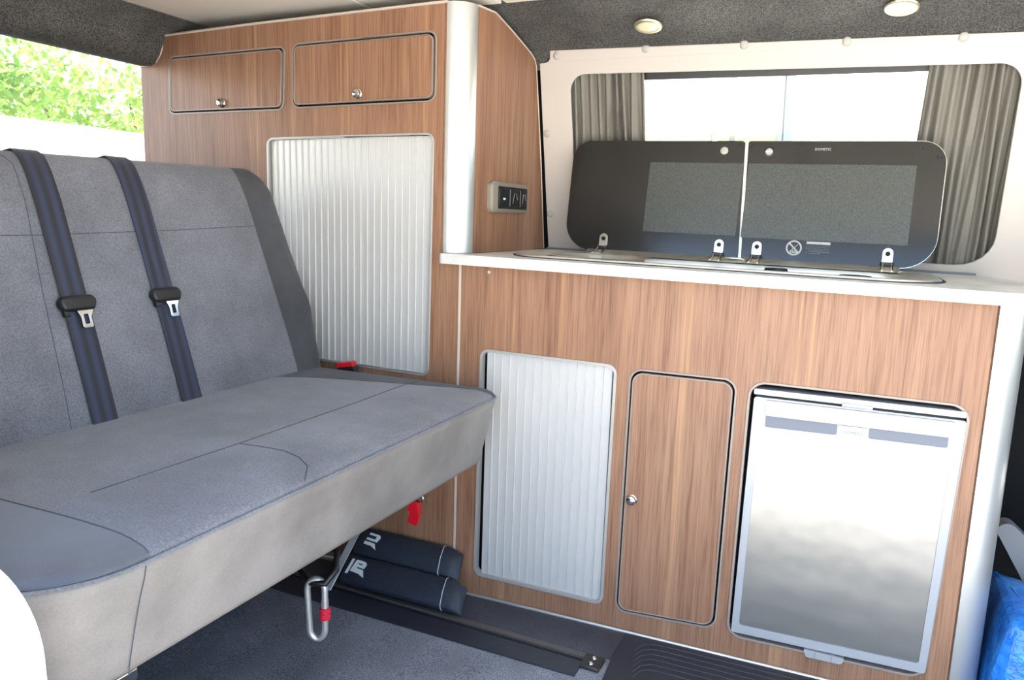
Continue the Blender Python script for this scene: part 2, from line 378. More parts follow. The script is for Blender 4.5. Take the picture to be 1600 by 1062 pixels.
# aluminium corner post
def post(x, z0, z1, parent, r=.054, slope_z=0):
    pr = [(x - .004, 0), (x, 0)] + [(x + r * math.sin(math.radians(a)), r - r * math.cos(math.radians(a))) for a in range(8, 91, 8)] + [(x + r, r + .004), (x + r - .004, r + .004)] + \
         [(x + (r - .004) * math.sin(math.radians(a)), r - (r - .004) * math.cos(math.radians(a))) for a in range(88, 0, -8)] + [(x - .004, .004)]
    return ch(plate('corner_post', [pr], z0, z1, ALU, parent, 'XY', 0, None, 30))
meta(post(-.744, .844, 1.4185, ward), 'satin aluminium corner post')
def knob(x, z, parent, r=.0105):
    M = Matrix.Translation((x, -.006, z)) @ Matrix.Rotation(math.pi / 2, 4, 'X')
    k = lathe('knob', [(0, .011), (r * .6, .0108), (r * .92, .009), (r, .006), (r * .95, .002), (r * 1.15, 0), (r * 1.15, -.002)], CHROME, parent, 24, M)
    return meta(ch(k), 'polished round push knob')
def flap(c, r, cab, kx, kz, label, name='flap_door', gap=.0055):
    d = ch(plate(name, [rq(inset(c, gap + .0022), r - gap)], -.004, .012, WOOD, cab)); meta(d, label)
    e = plate('edge_trim', [rq(inset(c, gap), r - gap + .002), rq(inset(c, gap + .0028), r - gap)], -.005, .012, TRIM, d, 'XZ', .0006)
    e.matrix_parent_inverse = Matrix(); k = knob(kx, kz, d); k.matrix_parent_inverse = Matrix()
    ring('opening_trim', inset(c, -.003), r + .003, .0042, -.0022, .010, TRIM, cab)
    return d
flap(D1, .018, ward, -1.431, 1.212, 'left flap door')
flap(D2, .020, ward, -.987, 1.221, 'right flap door')
# roller shutters built slat by slat
SFR = simple('satin grey shutter frame', (182, 179, 175), .4, .4)
def shutter(c, cab, n, xa, xb, za, zb, label):
    sh = empty('roller_shutter', (0, 0, 0), label, parent=cab); ch(sh)
    f = plate('frame', [rq(c, .022), rq(inset(c, .0065), .016)], -.003, .014, SFR, sh, 'XZ', .0012)
    w = (xb - xa) / n; bm = bmesh.new()
    pr = [(.0002, .0066), (w * .5, .0058), (w - .0024, .0054), (w - .0019, .0030), (w - .0011, .0030), (w - .0002, .0074), (w - .0002, .012), (.0002, .012)]
    r0 = [bm.verts.new((p[0], p[1], za)) for p in pr]; r1 = [bm.verts.new((p[0], p[1], zb)) for p in pr]
    for i in range(len(pr)): bm.faces.new((r0[i], r0[(i + 1) % len(pr)], r1[(i + 1) % len(pr)], r1[i]))
    bm.faces.new(r0[::-1]); bm.faces.new(r1)
    bm.faces.ensure_lookup_table()
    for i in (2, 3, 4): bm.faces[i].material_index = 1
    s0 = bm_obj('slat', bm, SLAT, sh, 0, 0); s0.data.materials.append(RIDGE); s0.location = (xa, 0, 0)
    for i in range(1, n):
        s = s0.copy(); COL.objects.link(s); s.parent = sh; s.location = (xa + i * w, 0, 0)
    return sh
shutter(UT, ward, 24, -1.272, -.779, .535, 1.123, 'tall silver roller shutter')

# ================================================================== KITCHEN CABINET
kit = empty('kitchen_cabinet', (-.15, 0, 0), 'low walnut kitchen cabinet under the worktop with shutter, cupboard door and fridge', 'cabinet')
TM = [(-.636, .038), (-.295, .042), (-.292, .617), (-.633, .620)]
CU = [(-.2635, .038), (-.0375, .053), (-.0345, .613), (-.2605, .611)]
FO = [(-.009, .047), (.369, .057), (.387, .613), (-.005, .613)]
ko = [(-.690, fr(-.69) + .004), (.414, fr(.414) + .004), (.414, .810), (-.690, .821)]
ch(plate('front_panel', [ko, rq(inset(TM, .004), .018), rq(CU, .026), rq(FO, .03)], 0, T_, WOOD, kit))
ch(box('joint_strip', (-.6965, -.0015, fr(-.69)), (-.6905, .012, .820), TRIML, kit, .0006))
ch(plate('back_board', [[(-.685, 0), (-.035, .01), (-.035, .80), (-.685, .80)]], .05, .056, DARK, kit))
ch(box('fridge_niche', (-.03, .06, .02), (.41, .066, .70), DARK, kit))
ch(box('niche_side', (-.026, .016, .02), (-.020, .06, .64), DARK, kit)); ch(box('niche_side', (.398, .016, .02), (.404, .06, .64), DARK, kit))
ch(box('niche_top', (-.026, .016, .634), (.404, .06, .64), DARK, kit)); ch(box('niche_bottom', (-.026, .016, .02), (.404, .06, .026), DARK, kit))
meta(post(.414, fr(.45), .808, kit), 'satin aluminium corner post')
ch(box('side_board', (.456, .060, 0), (.466, .50, .80), WOOD, kit))
bt = [(x, -.004, fz(x) + .003) for x in (-.69, -.3, .1, .414)]
ch(tube('base_trim', bt, .0045, ALU, kit, 8))
ring('opening_trim', inset(FO, -.004), .034, .005, -.0025, .012, TRIM, kit)
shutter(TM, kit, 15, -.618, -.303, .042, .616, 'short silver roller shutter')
cd = flap(CU, .026, kit, -.240, .314, 'narrow walnut cupboard door', 'cupboard_door')
lathe_p = ch(lathe('blanking_cap', [(0, .002), (.003, .0016), (.0042, 0)], TRIML, kit, 14, Matrix.Translation((-.617, -.0002, .804)) @ Matrix.Rotation(math.pi / 2, 4, 'X')))

# ================================================================== FRIDGE
fg = empty('fridge', (.19, 0, 0), 'silver compact fridge with a brushed steel door built into the walnut cabinet', 'fridge')
FB = [(-.002, .058), (.3715, .068), (.385, .587), (.004, .585)]
ch(plate('door_frame', [rq(FB, .006), rq([(.013, .077), (.358, .086), (.3665, .508), (.019, .505)], .006)], -.006, .03, SILVERP, fg, 'XZ', .002))
ch(plate('steel_panel', [rq([(.0125, .0765), (.3585, .0855), (.367, .5085), (.0185, .5055)], .005)], -.0035, .02, STEEL, fg, 'XZ', .001))
ch(plate('top_bar', [rq([(.003, .5905), (.3825, .5925), (.3825, .6045), (.003, .602)], .002)], -.007, .035, SILVERP, fg, 'XZ', .001))
# handle: a lip across the top with two finger recesses under it, their shade painted as flat grey plates
ch(plate('handle_lip', [rq([(.028, .549), (.364, .553), (.366, .583), (.028, .581)], .002)], -.0115, -.004, SILVERP, fg, 'XZ', .0015))
for a, b, n_ in (((.030, .524), (.166, .527), 0), ((.2235, .529), (.359, .531), 1)):
    g = ch(plate('grip_recess', [rq([a, b, (b[0], b[1] + .0275), (a[0], a[1] + .0275)], [.004, .004, 0, 0])], -.0068, -.004, GRIP, fg, 'XZ', .0006)); meta(g, 'finger recess with its shade painted grey')
ch(plate('centre_tab', [rq([(.168, .512), (.2215, .513), (.2215, .549), (.168, .549)], .003)], -.0085, -.005, SILVERP, fg, 'XZ', .001))
text('brand_text', 'DOMETIC', .0085, GREYP, fg, Matrix.Translation((.1965, -.0088, .5355)) @ UPR).matrix_parent_inverse = Matrix.Translation((-.19, 0, 0))
ch(box('latch_catch', (.170, -.0095, .5865), (.226, -.003, .5945), SILVERP, fg, .0015))
ch(box('latch_bar', (.184, -.0112, .5885), (.212, -.008, .5915), CHROME, fg, .0008))
lt = [(.146, .060), (.226, .060), (.220, .046), (.152, .044)]
ch(plate('vent_foot', [rq(lt, .004)], -.010, .01, SILVERP, fg, 'XZ', .0015))
ch(box('vent_notch', (.1685, -.0108, .0445), (.1695, -.0095, .0585), GREYP, fg)); ch(box('vent_notch', (.2005, -.0108, .0455), (.2015, -.0095, .0585), GREYP, fg))

# ================================================================== WORKTOP (tilts very slightly)
TILT = .0104
wt = empty('worktop', (0, 0, .8357), 'pale grey speckled worktop with a rounded front edge on the kitchen cabinet', 'worktop', rot=(0, TILT, 0))
out = rq([(-.737, -.032), (.500, -.032), (.500, .40), (.44, .522), (-.686, .522), (-.686, .062), (-.747, .062), (-.747, .0), (-.737, -.002)][:4] + [(-.686, .522), (-.686, .062), (-.745, .062)], [.012, .07, .03, .0, 0, 0, 0])
hole = rq([(-.55, .105), (.285, .105), (.285, .36), (-.55, .36)], .06)
w_ = plate('top_board', [out, hole], -.0235, 0, WORKTOP, wt, 'XY', .004)
tube('rear_seal', [(-.68, .521, .002), (.435, .521, .002)], .0035, GREYP, wt, 8)
# ================================================================== SINK AND HOB UNIT
sk = empty('sink_hob_unit', (0, 0, .8357), 'stainless steel sink and hob unit with two raised smoked glass lids', 'sink', rot=(0, TILT, 0))
so = [(-.612, .045), (.333, .045), (.333, .412), (-.612, .412)]
plate('seal', [rq(inset(so, -.006), .125, 12), rq(inset(so, .02), .11, 12)], .0, .0022, RUBBER, sk, 'XY', .0008)
bm = bmesh.new(); ol = rq(so, .12, 12)
loft(bm, ol, [(.001, 0), (.005, .002), (.0062, .006), (.006, .012), (.0042, .020), (.0042, .050), (.0, .058), (-.02, .064), (-.022, .07)], lambda x, y, h: Vector((x, y, h)), False, True)
bm_obj('rim', bm, SINKST, sk)
# bowl and burners under the lids
lathe('bowl', [(0, -.0205), (.08, -.0205), (.105, -.012), (.118, .0045), (.124, .0055), (.128, .004)], SINKST, sk, 32, Matrix.Translation((-.42, .225, 0)))
for x, y, r in ((.0, .27, .045), (.17, .19, .058)):
    lathe('burner', [(0, .0), (r * .55, 0), (r * .6, -.006), (r, -.008), (r, -.0205)], BLACK, sk, 24, Matrix.Translation((x, y, 0)))
# raised pressings and screws along the rim flat behind the front edge
for x in (-.36, -.19, -.10, .12, .26):
    lathe('rim_screw', [(0, .0025), (.003, .002), (.0042, 0)], CHROME, sk, 12, Matrix.Translation((x, .345 if x < .2 else .33, .0048)))
bm = bmesh.new(); v = [[bm.verts.new((x, y, z)) for y, z in ((.335, .004), (.350, .0085), (.368, .0150), (.374, .0155), (.378, .004))] for x in (-.50, .262)]
for k in range(5): bm.faces.new((v[0][k], v[0][(k + 1) % 5], v[1][(k + 1) % 5], v[1][k]))
bm.faces.new(v[0][::-1]); bm.faces.new(v[1]); bm_obj('hinge_rail', bm, SINKST, sk, .002)
LM = Matrix.Translation((0, .384, .0125)) @ Matrix.Rotation(-math.atan(.17), 4, 'X')   # lid frame: x, thickness, height up the lid
def lid(outl, rr, prc, side):
    L = plate('glass_lid', [rq(outl, rr, 8)], 0, .005, LIDG, sk, 'XZ', .0012, LM); meta(L, 'left smoked glass lid' if side == 'l' else 'right smoked glass lid')
    rr2 = [max(r - .0016, .002) for r in rr]
    plate('edge_trim', [rq(inset(outl, -.0006), rr, 8), rq(inset(outl, .0004), rr2, 8)], -.0002, .0052, CHROME if side == 'r' else BLACK, L, 'XZ', 0, LM)
    plate('dotted_print', [prc], -.0009, -.0002, LIDP, L, 'XZ', 0, LM)
    return L
def scallop(x0, x1, z0, z1):
    n = int((x1 - x0) / .006); out = []
    for i in range(n): 
        a = x0 + (x1 - x0) * i / n; out += [(a, z0), (a + .003, z0 - .0022)]
    out += [(x1, z0), (x1, z1)]
    for i in range(n): 
        a = x1 - (x1 - x0) * i / n; out += [(a, z1), (a - .003, z1 + .0022)]
    out += [(x0, z1)]
    return out
k_ = 1 / math.cos(math.atan(.17))
LL = lid([(-.574, 0), (-.104, 0), (-.119, .298), (-.576, .298)], [.075, .006, .008, .05], scallop(-.357, -.117, .058, .240), 'l')
RL = lid([(-.098, 0), (.334, 0), (.334, .2985), (-.111, .2985)], [.006, .075, .055, .008], scallop(-.104, .274, .055, .240), 'r')
plate('lid_rail', [[(-.1035, .002), (-.0985, .002), (-.1115, .296), (-.1180, .296)]], .001, .004, CHROME, sk, 'XZ', 0, LM)
def disc(name, x, s_, r, mat, parent, t=.0022, base=-.0003):
    return lathe(name, [(0, t), (r * .85, t), (r, t * .5), (r, 0)], mat, parent, 24, LM @ Matrix.Translation((x, base, s_)) @ Matrix.Rotation(math.pi / 2, 4, 'X'))
disc('lid_stop', -.168, .273, .0098, CAP, LL); disc('lid_stop', -.058, .271, .0125, BLACK, RL, .0012); disc('stop_cap', -.058, .271, .0088, CAP, RL, .0026)
box('stop_slot', (-.0665, -.0034, .2698), (-.0495, -.0028, .2722), WHITEL, RL, 0, LM)
for x, s_, L in ((-.129, .288, LL), (-.103, .288, RL), (.285, .284, RL), (.318, .262, RL)): disc('lid_screw', x, s_, .0038, BLACK, L, .003)
text('brand_text', 'DOMETIC', .0085, PRINT, RL, LM @ Matrix.Translation((.067, -.0008, .2775)) @ UPR)
# no-cover-over-flame symbol and warning label
pr_ = [[(.026 + .0185 * math.cos(t * math.pi / 18), .034 + .0185 * math.sin(t * math.pi / 18)) for t in range(36)], [(.026 + .0148 * math.cos(t * math.pi / 18), .034 + .0148 * math.sin(t * math.pi / 18)) for t in range(36)]]
plate('warning_symbol', pr_, -.0018, -.0004, PRINT, RL, 'XZ', 0, LM)
bm = bmesh.new()
for ang, w, ln in ((-45, .0018, .0148), (45, .0006, .0125)):
    add_box(bm, -ln, ln, -.0017, -.0004, -w, w, LM @ Matrix.Translation((.026, 0, .034)) @ Matrix.Rotation(math.radians(-ang), 4, 'Y'))
for i, dx in enumerate((-.006, -.002, .002, .006)): add_box(bm, .026 + dx - .001, .026 + dx + .001, -.0017, -.0004, .0235, .0275 + .001 * (i % 2), LM)
add_box(bm, .0165, .0355, -.0017, -.0004, .0222, .0235, LM)
bm_obj('warning_cross', bm, PRINT, RL, 0, 0)
box('warning_title', (.054, -.0017, .0455), (.108, -.0004, .0515), PRINT, RL, 0, LM)
bm = bmesh.new()
for i in range(6):
    x = .054
    while x < .104 - (i == 5) * .02:
        w = random.uniform(.003, .007); add_box(bm, x, x + w, -.0012, -.0004, .0415 - i * .0038, .0424 - i * .0038, LM); x += w + .0012
sm_ = bm_obj('warning_small_print', bm, GREYP, RL, 0, 0); meta(sm_, kind='stuff')
bm = bmesh.new()                                     # dried dark runs on the right lid
for x, z, L in ((.0, .17, .022), (-.045, .16, .018), (.022, .185, .016), (.033, .18, .02), (.17, .18, .024), (.12, .085, .022), (.098, .10, .03), (.015, .12, .014), (.15, .045, .02), (.137, .05, .012), (.165, .03, .014), (-.03, .10, .012)):
    add_box(bm, x, x + .0011, -.0014, -.0008, z, z + L, LM @ Matrix.Rotation(.03, 4, 'Y'))
meta(bm_obj('dried_runs', bm, BLACK, RL, 0, 0), kind='stuff')
# hinges
for x, L in ((-.462, 'l'), (-.154, 'l'), (-.061, 'r'), (.235, 'r')):
    h = empty('lid_hinge', (x, 0, 0), 'chrome lid hinge', parent=sk)
    plate('hinge_tab', [[(-.0115, .011), (.0115, .011)] + arc(0, .034, .0115, 0, 180, 12)], -.004, -.0012, CHROME, h, 'XZ', .0006, LM)
    lathe('screw', [(0, .004), (.004, .0038), (.0056, .002), (.0056, 0)], DARK, h, 16, LM @ Matrix.Translation((0, -.0035, .0315)) @ Matrix.Rotation(math.pi / 2, 4, 'X'))
    box('hinge_block', (-.0145, -.010, .001), (.0145, .002, .0115), BLACK, h, .002, LM)
    for s_ in (-1, 1): tube('hinge_leg', [(s_ * .0105, .370, .022), (s_ * .0105, .363, .017), (s_ * .0105, .348, .0105), (s_ * .0105, .332, .0065)], .0028, CHROME, h, 8)
    box('hinge_plate', (-.015, .318, .0062), (.015, .338, .0078), CHROME, h, .0008)
tube('hinge_link', [(-.135, .36, .012), (-.128, .35, .014), (-.095, .35, .014), (-.085, .36, .012)], .0025, CHROME, sk, 8)

# ================================================================== SOCKET PANEL on the wardrobe side
sp = empty('switch_panel', (-.69, .246, .983), 'small beige framed switch and socket panel on the walnut side of the tall cabinet', 'switch panel')
c4 = [(-.117, -.039), (.116, -.038), (.115, .0385), (-.117, .039)]
o_ = rq(c4, .016); bm = bmesh.new(); NN = len(o_)
loft(bm, [(p[0], p[1]) for p in o_], [(0, 0), (.009, .0), (.013, .004), (.0142, .009)], lambda y, z, h: Vector((h, y, z)), True, True); bm_obj('frame', bm, BEIGEP, sp)
box('module_bezel', (.0135, -.084, -.029), (.0148, .101, .028), BLACK, sp, .0006)
for y, w in ((-.080, .058), (-.018, .062), (.048, .048)):
    m_ = box('switch_module', (.0146, y, -.024), (.0172, y + w, .023), BLACK, sp, .0012)
    if y > -.05:
        tube('socket_mark', [(.0174, y + w * .3, -.013), (.0174, y + w * .45, .012)], .0011, GREYP, m_, 6); tube('socket_mark', [(.0174, y + w * .62, .012), (.0174, y + w * .78, -.004)], .0011, GREYP, m_, 6)
        box('module_edge', (.0170, y, -.022), (.0176, y + .003, .022), GREYP, m_)
    else:
        box('socket_mark', (.0172, y + .02, -.006), (.0178, y + .034, -.001), WHITEL, m_)

# ================================================================== CURTAINS
def curtain(name, xa, xb, label, n, gathers, lean=0):
    c = empty(name, ((xa + xb) / 2, .47, .84), label, 'curtain', 'kitchen window curtains'); bm = bmesh.new(); rows = []
    cx = (xa + xb) / 2; NX = n * 12; NZ = 14; rnd = random.Random(gathers)
    ph = [rnd.uniform(-.5, .5) for _ in range(n + 2)]; am = [rnd.uniform(.010, .0165) for _ in range(n + 2)]
    for side in (0, 1):
        rows_s = []
        for j in range(NZ + 1):
            z = ws(.835) + (ws(1.322) - ws(.835)) * j / NZ; f = j / NZ; row = []
            for i in range(NX + 1):
                u = i / NX; k = u * n; ki = int(k); a = am[ki] * (.8 + .35 * math.sin(3 * f + ki)); 
                w = math.sin(2 * math.pi * (k + .12 * math.sin(4 * f + ki * 1.7) * (1 - u) * u * 4) + ph[0]); w = math.copysign(abs(w) ** .85, w)
                x = xa + (xb - xa) * (u + .018 * math.sin(ki * 2.3 + 2.2 * f)) + lean * (1 - f) * (u if lean > 0 else 1 - u)
                y = .0255 + a * w + (.0013 if side else 0)
                row.append(bm.verts.new(WM @ Vector((x, y, z)) - Vector(c.location)))
            rows_s.append(row)
        rows.append(rows_s)
    for s_, rs in enumerate(rows):
        for j in range(NZ):
            for i in range(NX):
                q = (rs[j][i], rs[j][i + 1], rs[j + 1][i + 1], rs[j + 1][i]); bm.faces.new(q if not s_ else q[::-1])
    A, B = rows
    for j in range(NZ):
        bm.faces.new((A[j][0], A[j + 1][0], B[j + 1][0], B[j][0])); bm.faces.new((A[j][NX], B[j][NX], B[j + 1][NX], A[j + 1][NX]))
    bm_obj('cloth', bm, CURTAIN, c, 0, 80)
    M2 = WM.copy(); loc = Vector(c.location)
    tube('curtain_wire', [WM @ Vector((xa - .01, .0255, ws(1.325))) - loc, WM @ Vector((xb + .01, .0255, ws(1.325))) - loc], .0025, CHROME, c, 8)
    return c
curtain('curtain', -.605, -.392, 'grey pleated curtain gathered at the left end of the kitchen window', 9, 3, .015)
curtain('curtain', .277, .480, 'grey pleated curtain gathered at the right end of the kitchen window beside the lid', 9, 5, -.02)

# ================================================================== DOWNLIGHTS
for (x, y, z), lab in (((-.345, .285, 1.405), 'round brass rimmed downlight in the carpeted edge, above the left lid'), ((.205, .285, 1.405), 'round brass rimmed downlight in the carpeted edge, above the right lid')):
    a = math.atan2(-(1.394 - 1.412), .08)
    d = empty('downlight', (x, y, z - .003), lab, 'light', 'downlights in the carpeted roof edge', rot=(math.pi - .23, 0, 0))
    lathe('bezel', [(.0235, .0036), (.029, .0046), (.033, .0034), (.0345, 0)], simple('satin brass', (200, 194, 165), .4, .9), d, 32)
    lathe('lens', [(0, .0052), (.014, .0048), (.0238, .0034)], GLOW, d, 24)
    lathe('reflector', [(0, -.0), (.012, .0005), (.0215, .002)], CHROME, d, 24)

# ================================================================== BENCH SEAT
seat = empty('bench_seat', (-.8, -.6, 0), 'wide grey fabric bench seat in front of the tall cabinet', 'seat')
def sc(o): o.matrix_parent_inverse = Matrix.Translation((.8, .6, 0)); return o
PC = [(-1.10, -1.165), (-.553, -1.165), (-.550, -.045), (-1.10, -.060)]; PR = [.03, .14, .05, .03]
plan = rq(PC, PR, 12)
# (reversed so that the normals point inwards: ccw order keeps inset positive inwards)
cu_l = [(.518, .012), (.522, .004), (.527, .001), (.533, .004), (.538, .014), (.5425, .035), (.5455, .07), (.548, .12), (.549, .18)]
bm = bmesh.new(); loft2(bm, PC, PR, cu_l, lambda x, y, h: Vector((x, y, h)))
bvh_src = bm.copy(); bmesh.ops.triangulate(bvh_src, faces=bvh_src.faces); CB = BVHTree.FromBMesh(bvh_src); bvh_src.free()
def split(bm, co, no):
    other = bm.copy()
    for b_, inner in ((bm, True), (other, False)):
        g = bmesh.ops.bisect_plane(b_, geom=b_.verts[:] + b_.edges[:] + b_.faces[:], plane_co=co, plane_no=no, clear_outer=inner, clear_inner=not inner)
        ed = [e for e in g['geom_cut'] if isinstance(e, bmesh.types.BMEdge)]
        bmesh.ops.contextual_create(b_, geom=ed)
    return other
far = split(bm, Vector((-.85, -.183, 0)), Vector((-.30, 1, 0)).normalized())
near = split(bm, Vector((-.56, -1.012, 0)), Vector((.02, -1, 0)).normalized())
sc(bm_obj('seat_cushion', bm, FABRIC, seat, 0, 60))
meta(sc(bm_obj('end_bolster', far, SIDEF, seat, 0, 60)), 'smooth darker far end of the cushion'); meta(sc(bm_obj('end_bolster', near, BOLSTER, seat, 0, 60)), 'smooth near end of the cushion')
bm = bmesh.new()
def zf(x, y, h):
    dz = .008 * max(0, min(1, (-.1 - y) / .9))       # lower edge rises a touch toward the near end
    return Vector((x, y, h + (dz if h < .45 else 0)))
loft(bm, plan, [(.364, .060), (.366, .038), (.376, .031), (.40, .027), (.44, .019), (.48, .010), (.505, .003), (.518, .0005), (.524, .003), (.526, .008)], zf)
meta(sc(bm_obj('vinyl_front', bm, VINYL, seat, 0, 60)), 'pale grey vinyl front and side band')
sm = FABRIC
SEAM = simple('seat seam thread', (72, 76, 88), .8)
N = len(plan); nrm = []
for i in range(N):
    a = Vector(plan[i - 1]); b = Vector(plan[(i + 1) % N]); t = (b - a).normalized(); nrm.append(Vector((t.y, -t.x)))
sc(tube('piping', [(plan[i][0] + nrm[i].x * .0005, plan[i][1] + nrm[i].y * .0005, .5245) for i in range(N)], .0024, FABRIC, seat, 8, True))
def on_cushion(pts, r=.0011, k=6):
    out = []
    for (xa, ya), (xb, yb) in zip(pts, pts[1:]):
        for i in range(k):
            x = xa + (xb - xa) * i / k; y = ya + (yb - ya) * i / k
            h = CB.ray_cast(Vector((x, y, 1)), Vector((0, 0, -1)))[0]
            if h: out.append(h)
    return sc(tube('seam', out, r, SEAM, seat, 6))
on_cushion([(-.745, -.10), (-.735, -.35), (-.735, -.68), (-.745, -1.0)])
on_cushion([(-.556, -1.012), (-.58, -1.011), (-.61, -1.009), (-.70, -1.012), (-.90, -1.018), (-1.03, -1.02)])
on_cushion([(-.556, -.735), (-.58, -.70), (-.61, -.682), (-.65, -.672), (-.70, -.678), (-.74, -.685)])
on_cushion([(-1.03, -.237), (-.85, -.183), (-.725, -.1455), (-.58, -.102)])
vs_ = [( -.5525 + (.53 - z) * .0 , -1.02, z) for z in (.52, .50)] 
sc(tube('seam', [(-.5515, -1.02, .520), (-.5545, -1.021, .503), (-.5615, -1.022, .480), (-.5705, -1.024, .44), (-.5785, -1.026, .40), (-.5825, -1.027, .376)], .0006, SEAM, seat, 6))
# backrest: built in a tilted frame (y across, s up the face, h outward)
BO = Vector((-1.040, 0, .500)); BU = Vector((-.279, 0, .960)).normalized(); BN = Vector((.960, 0, .279)).normalized()
def bk(y, s, h): return BO + Vector((0, y, 0)) + BU * s + BN * h
BC = [(-1.165, -.02), (-.052, -.02), (-.054, .20), (-.088, .562), (-1.165, .545)]; BR_ = [.02, .02, .4, .075, .05]
BR_[2] = .05
BL = [(-.125, .03), (-.115, .008), (-.09, 0), (-.035, .0), (-.020, .004), (-.010, .013), (-.004, .027), (.001, .05), (.004, .08), (.006, .13)]
bm = bmesh.new(); loft2(bm, BC, BR_, BL, bk)
p0, p1 = bk(-.160, 0, 0), bk(-.207, .56, 0); nn = (p1 - p0).cross(BN).normalized(); nn = nn if nn.y > 0 else -nn
side = split(bm, p0, nn)
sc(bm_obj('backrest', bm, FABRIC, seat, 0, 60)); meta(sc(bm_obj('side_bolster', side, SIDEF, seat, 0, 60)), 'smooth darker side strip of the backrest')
tmp = bmesh.new(); loft2(tmp, BC, BR_, BL, bk)
bmesh.ops.triangulate(tmp, faces=tmp.faces); BB = BVHTree.FromBMesh(tmp); tmp.free()
def on_back(pts, r=.0010, k=8, name='seam'):
    out = []
    for (ya, sa), (yb, sb) in zip(pts, pts[1:]):
        for i in range(k):
            y = ya + (yb - ya) * i / k; s_ = sa + (sb - sa) * i / k
            h = BB.ray_cast(bk(y, s_, .3), -BN)[0]
            if h: out.append(h + BN * -.0002)
    return sc(tube(name, out, r, SEAM, seat, 6))
on_back([(-1.12, .388), (-.72, .390), (-.45, .397), (-.19, .408), (-.08, .412)])
on_back([(-.1625, .03), (-.1725, .15), (-.187, .32), (-.198, .45), (-.205, .535)])
on_back([(-.755, .03), (-.745, .3), (-.735, .45), (-.735, .52), (-.76, .55)])
sc(box('seat_pan', (-1.08, -1.10, .350), (-.68, -.11, .372), BLACK, seat, .008))
sc(box('rear_box', (-1.42, -1.12, fz(-1.3)), (-1.22, -.16, .335), DARK, seat, .004))
sc(box('sun_block_board', (-1.46, -1.13, fz(-1.5)), (-1.42, -.004, .85), DARK, seat, .004))  # unseen board added to keep rear window sun off the tall cabinet
sc(box('runner_bracket', (-.66, -1.035, .35), (-.60, -1.0, .366), CHROME, seat, .002))
# seat belts
def belt(y0, y1, label):
    b = empty('seat_belt', (0, 0, 0), label, 'seat belt', 'lap belts over the bench backrest')
    pts = []
    prof = [(-.10, .553, 0), (-.03, .560, 0)]
    tp = .545 + .017 * (y0 + 1.165) / 1.077; W2 = .0248
    tops = [(tp + .003, -.10), (tp + .003, -.04), (tp + .001, -.021), (tp - .011, -.007), (tp - .026, -.0012), (tp - .049, .0038), (tp - .079, .0072)]
    path = list(tops)
    for i in range(1, 23): path.append((tp - .079 - i * (tp - .079 + .005) / 22, .0085 + .0022 * math.sin(i / 22 * math.pi)))
    bm = bmesh.new(); rows = []
    for i, (s_, h) in enumerate(path):
        f = 1 - max(0, min(1, s_ / .55)); y = y0 + (y1 - y0) * f
        row = []
        for t in (0, .0014):
            for k in range(9):
                yy = y - W2 + 2 * W2 * k / 8; rib = .0006 * (k in (2, 4, 6)); row.append(bm.verts.new(bk(yy, s_ , h + t + rib)))
        rows.append(row)
    for A, B in zip(rows, rows[1:]):
        for k in range(8): bm.faces.new((A[k], B[k], B[k + 1], A[k + 1])); bm.faces.new((A[9 + k], A[10 + k], B[10 + k], B[9 + k]))
        bm.faces.new((A[0], A[9], B[9], B[0])); bm.faces.new((A[8], B[8], B[17], A[17]))
    o = bm_obj('webbing', bm, WEB, b, 0, 40)
    sT = .262; f = 1 - sT / .55; y = y0 + (y1 - y0) * f
    F = Matrix(((0, BU.x, BN.x, 0), (1, BU.y, BN.y, 0), (0, BU.z, BN.z, 0), (0, 0, 0, 1))) ; F.translation = bk(y, sT, .012)
    hl = rq([(-.030, -.014), (.030, -.014), (.037, .002), (.030, .014), (-.030, .014), (-.037, .002)], [.006] * 6, 4)
    hs = [p for p in hl]; bm = bmesh.new(); loft(bm, hs, [(-.004, .002), (-.001, 0), (.007, 0), (.011, .003), (.012, .006)], lambda x, y_, h: F @ Vector((x, y_, h)))
    hg = bm_obj('tongue_housing', bm, BLACK, b, 0, 40)
    box('housing_lug', (-.030, -.022, -.002), (-.018, -.008, .007), BLACK, b, .001, F)
    to = rq([(-.0125, -.012), (-.007, -.026), (-.0075, -.046), (.013, -.046), (.0125, -.026), (.020, -.012)], [0, .003, .004, .004, .003, 0], 3)
    ti = rq([(-.002, -.039), (.0075, -.039), (.0075, -.021), (-.002, -.021)], .002, 3)
    T2 = F @ Matrix.Translation((.006, 0, 0))
    plate('tongue', [[p for p in to], ti], .005, .0072, CHROME, b, 'XY', .0004, T2); meta(b.children[-1] if b.children else hg)
    return b
belt(-.697, -.692, 'navy lap seat belt with steel tongue, the left one on the bench backrest')
belt(-.511, -.494, 'navy lap seat belt with steel tongue, the right one nearer the tall cabinet')
# buckle beside the far end of the seat
bu = empty('belt_buckle', (-.980, -.035, .482), 'black seat belt buckle with red button between bench and tall cabinet', 'buckle', rot=(0, -.35, .1))
plate('body', [rq([(-.022, -.05), (.022, -.05), (.026, .058), (-.020, .066)], .005)], -.012, .012, BLACK, bu, 'XZ', .003)
plate('release_button', [rq([(-.019, .060), (.024, .053), (.026, .069), (-.018, .077)], .003)], -.0115, .0115, REDP, bu, 'XZ', .002); tube('stalk', [(0, 0, -.045), (-.01, 0, -.12)], .006, BLACK, bu, 8)
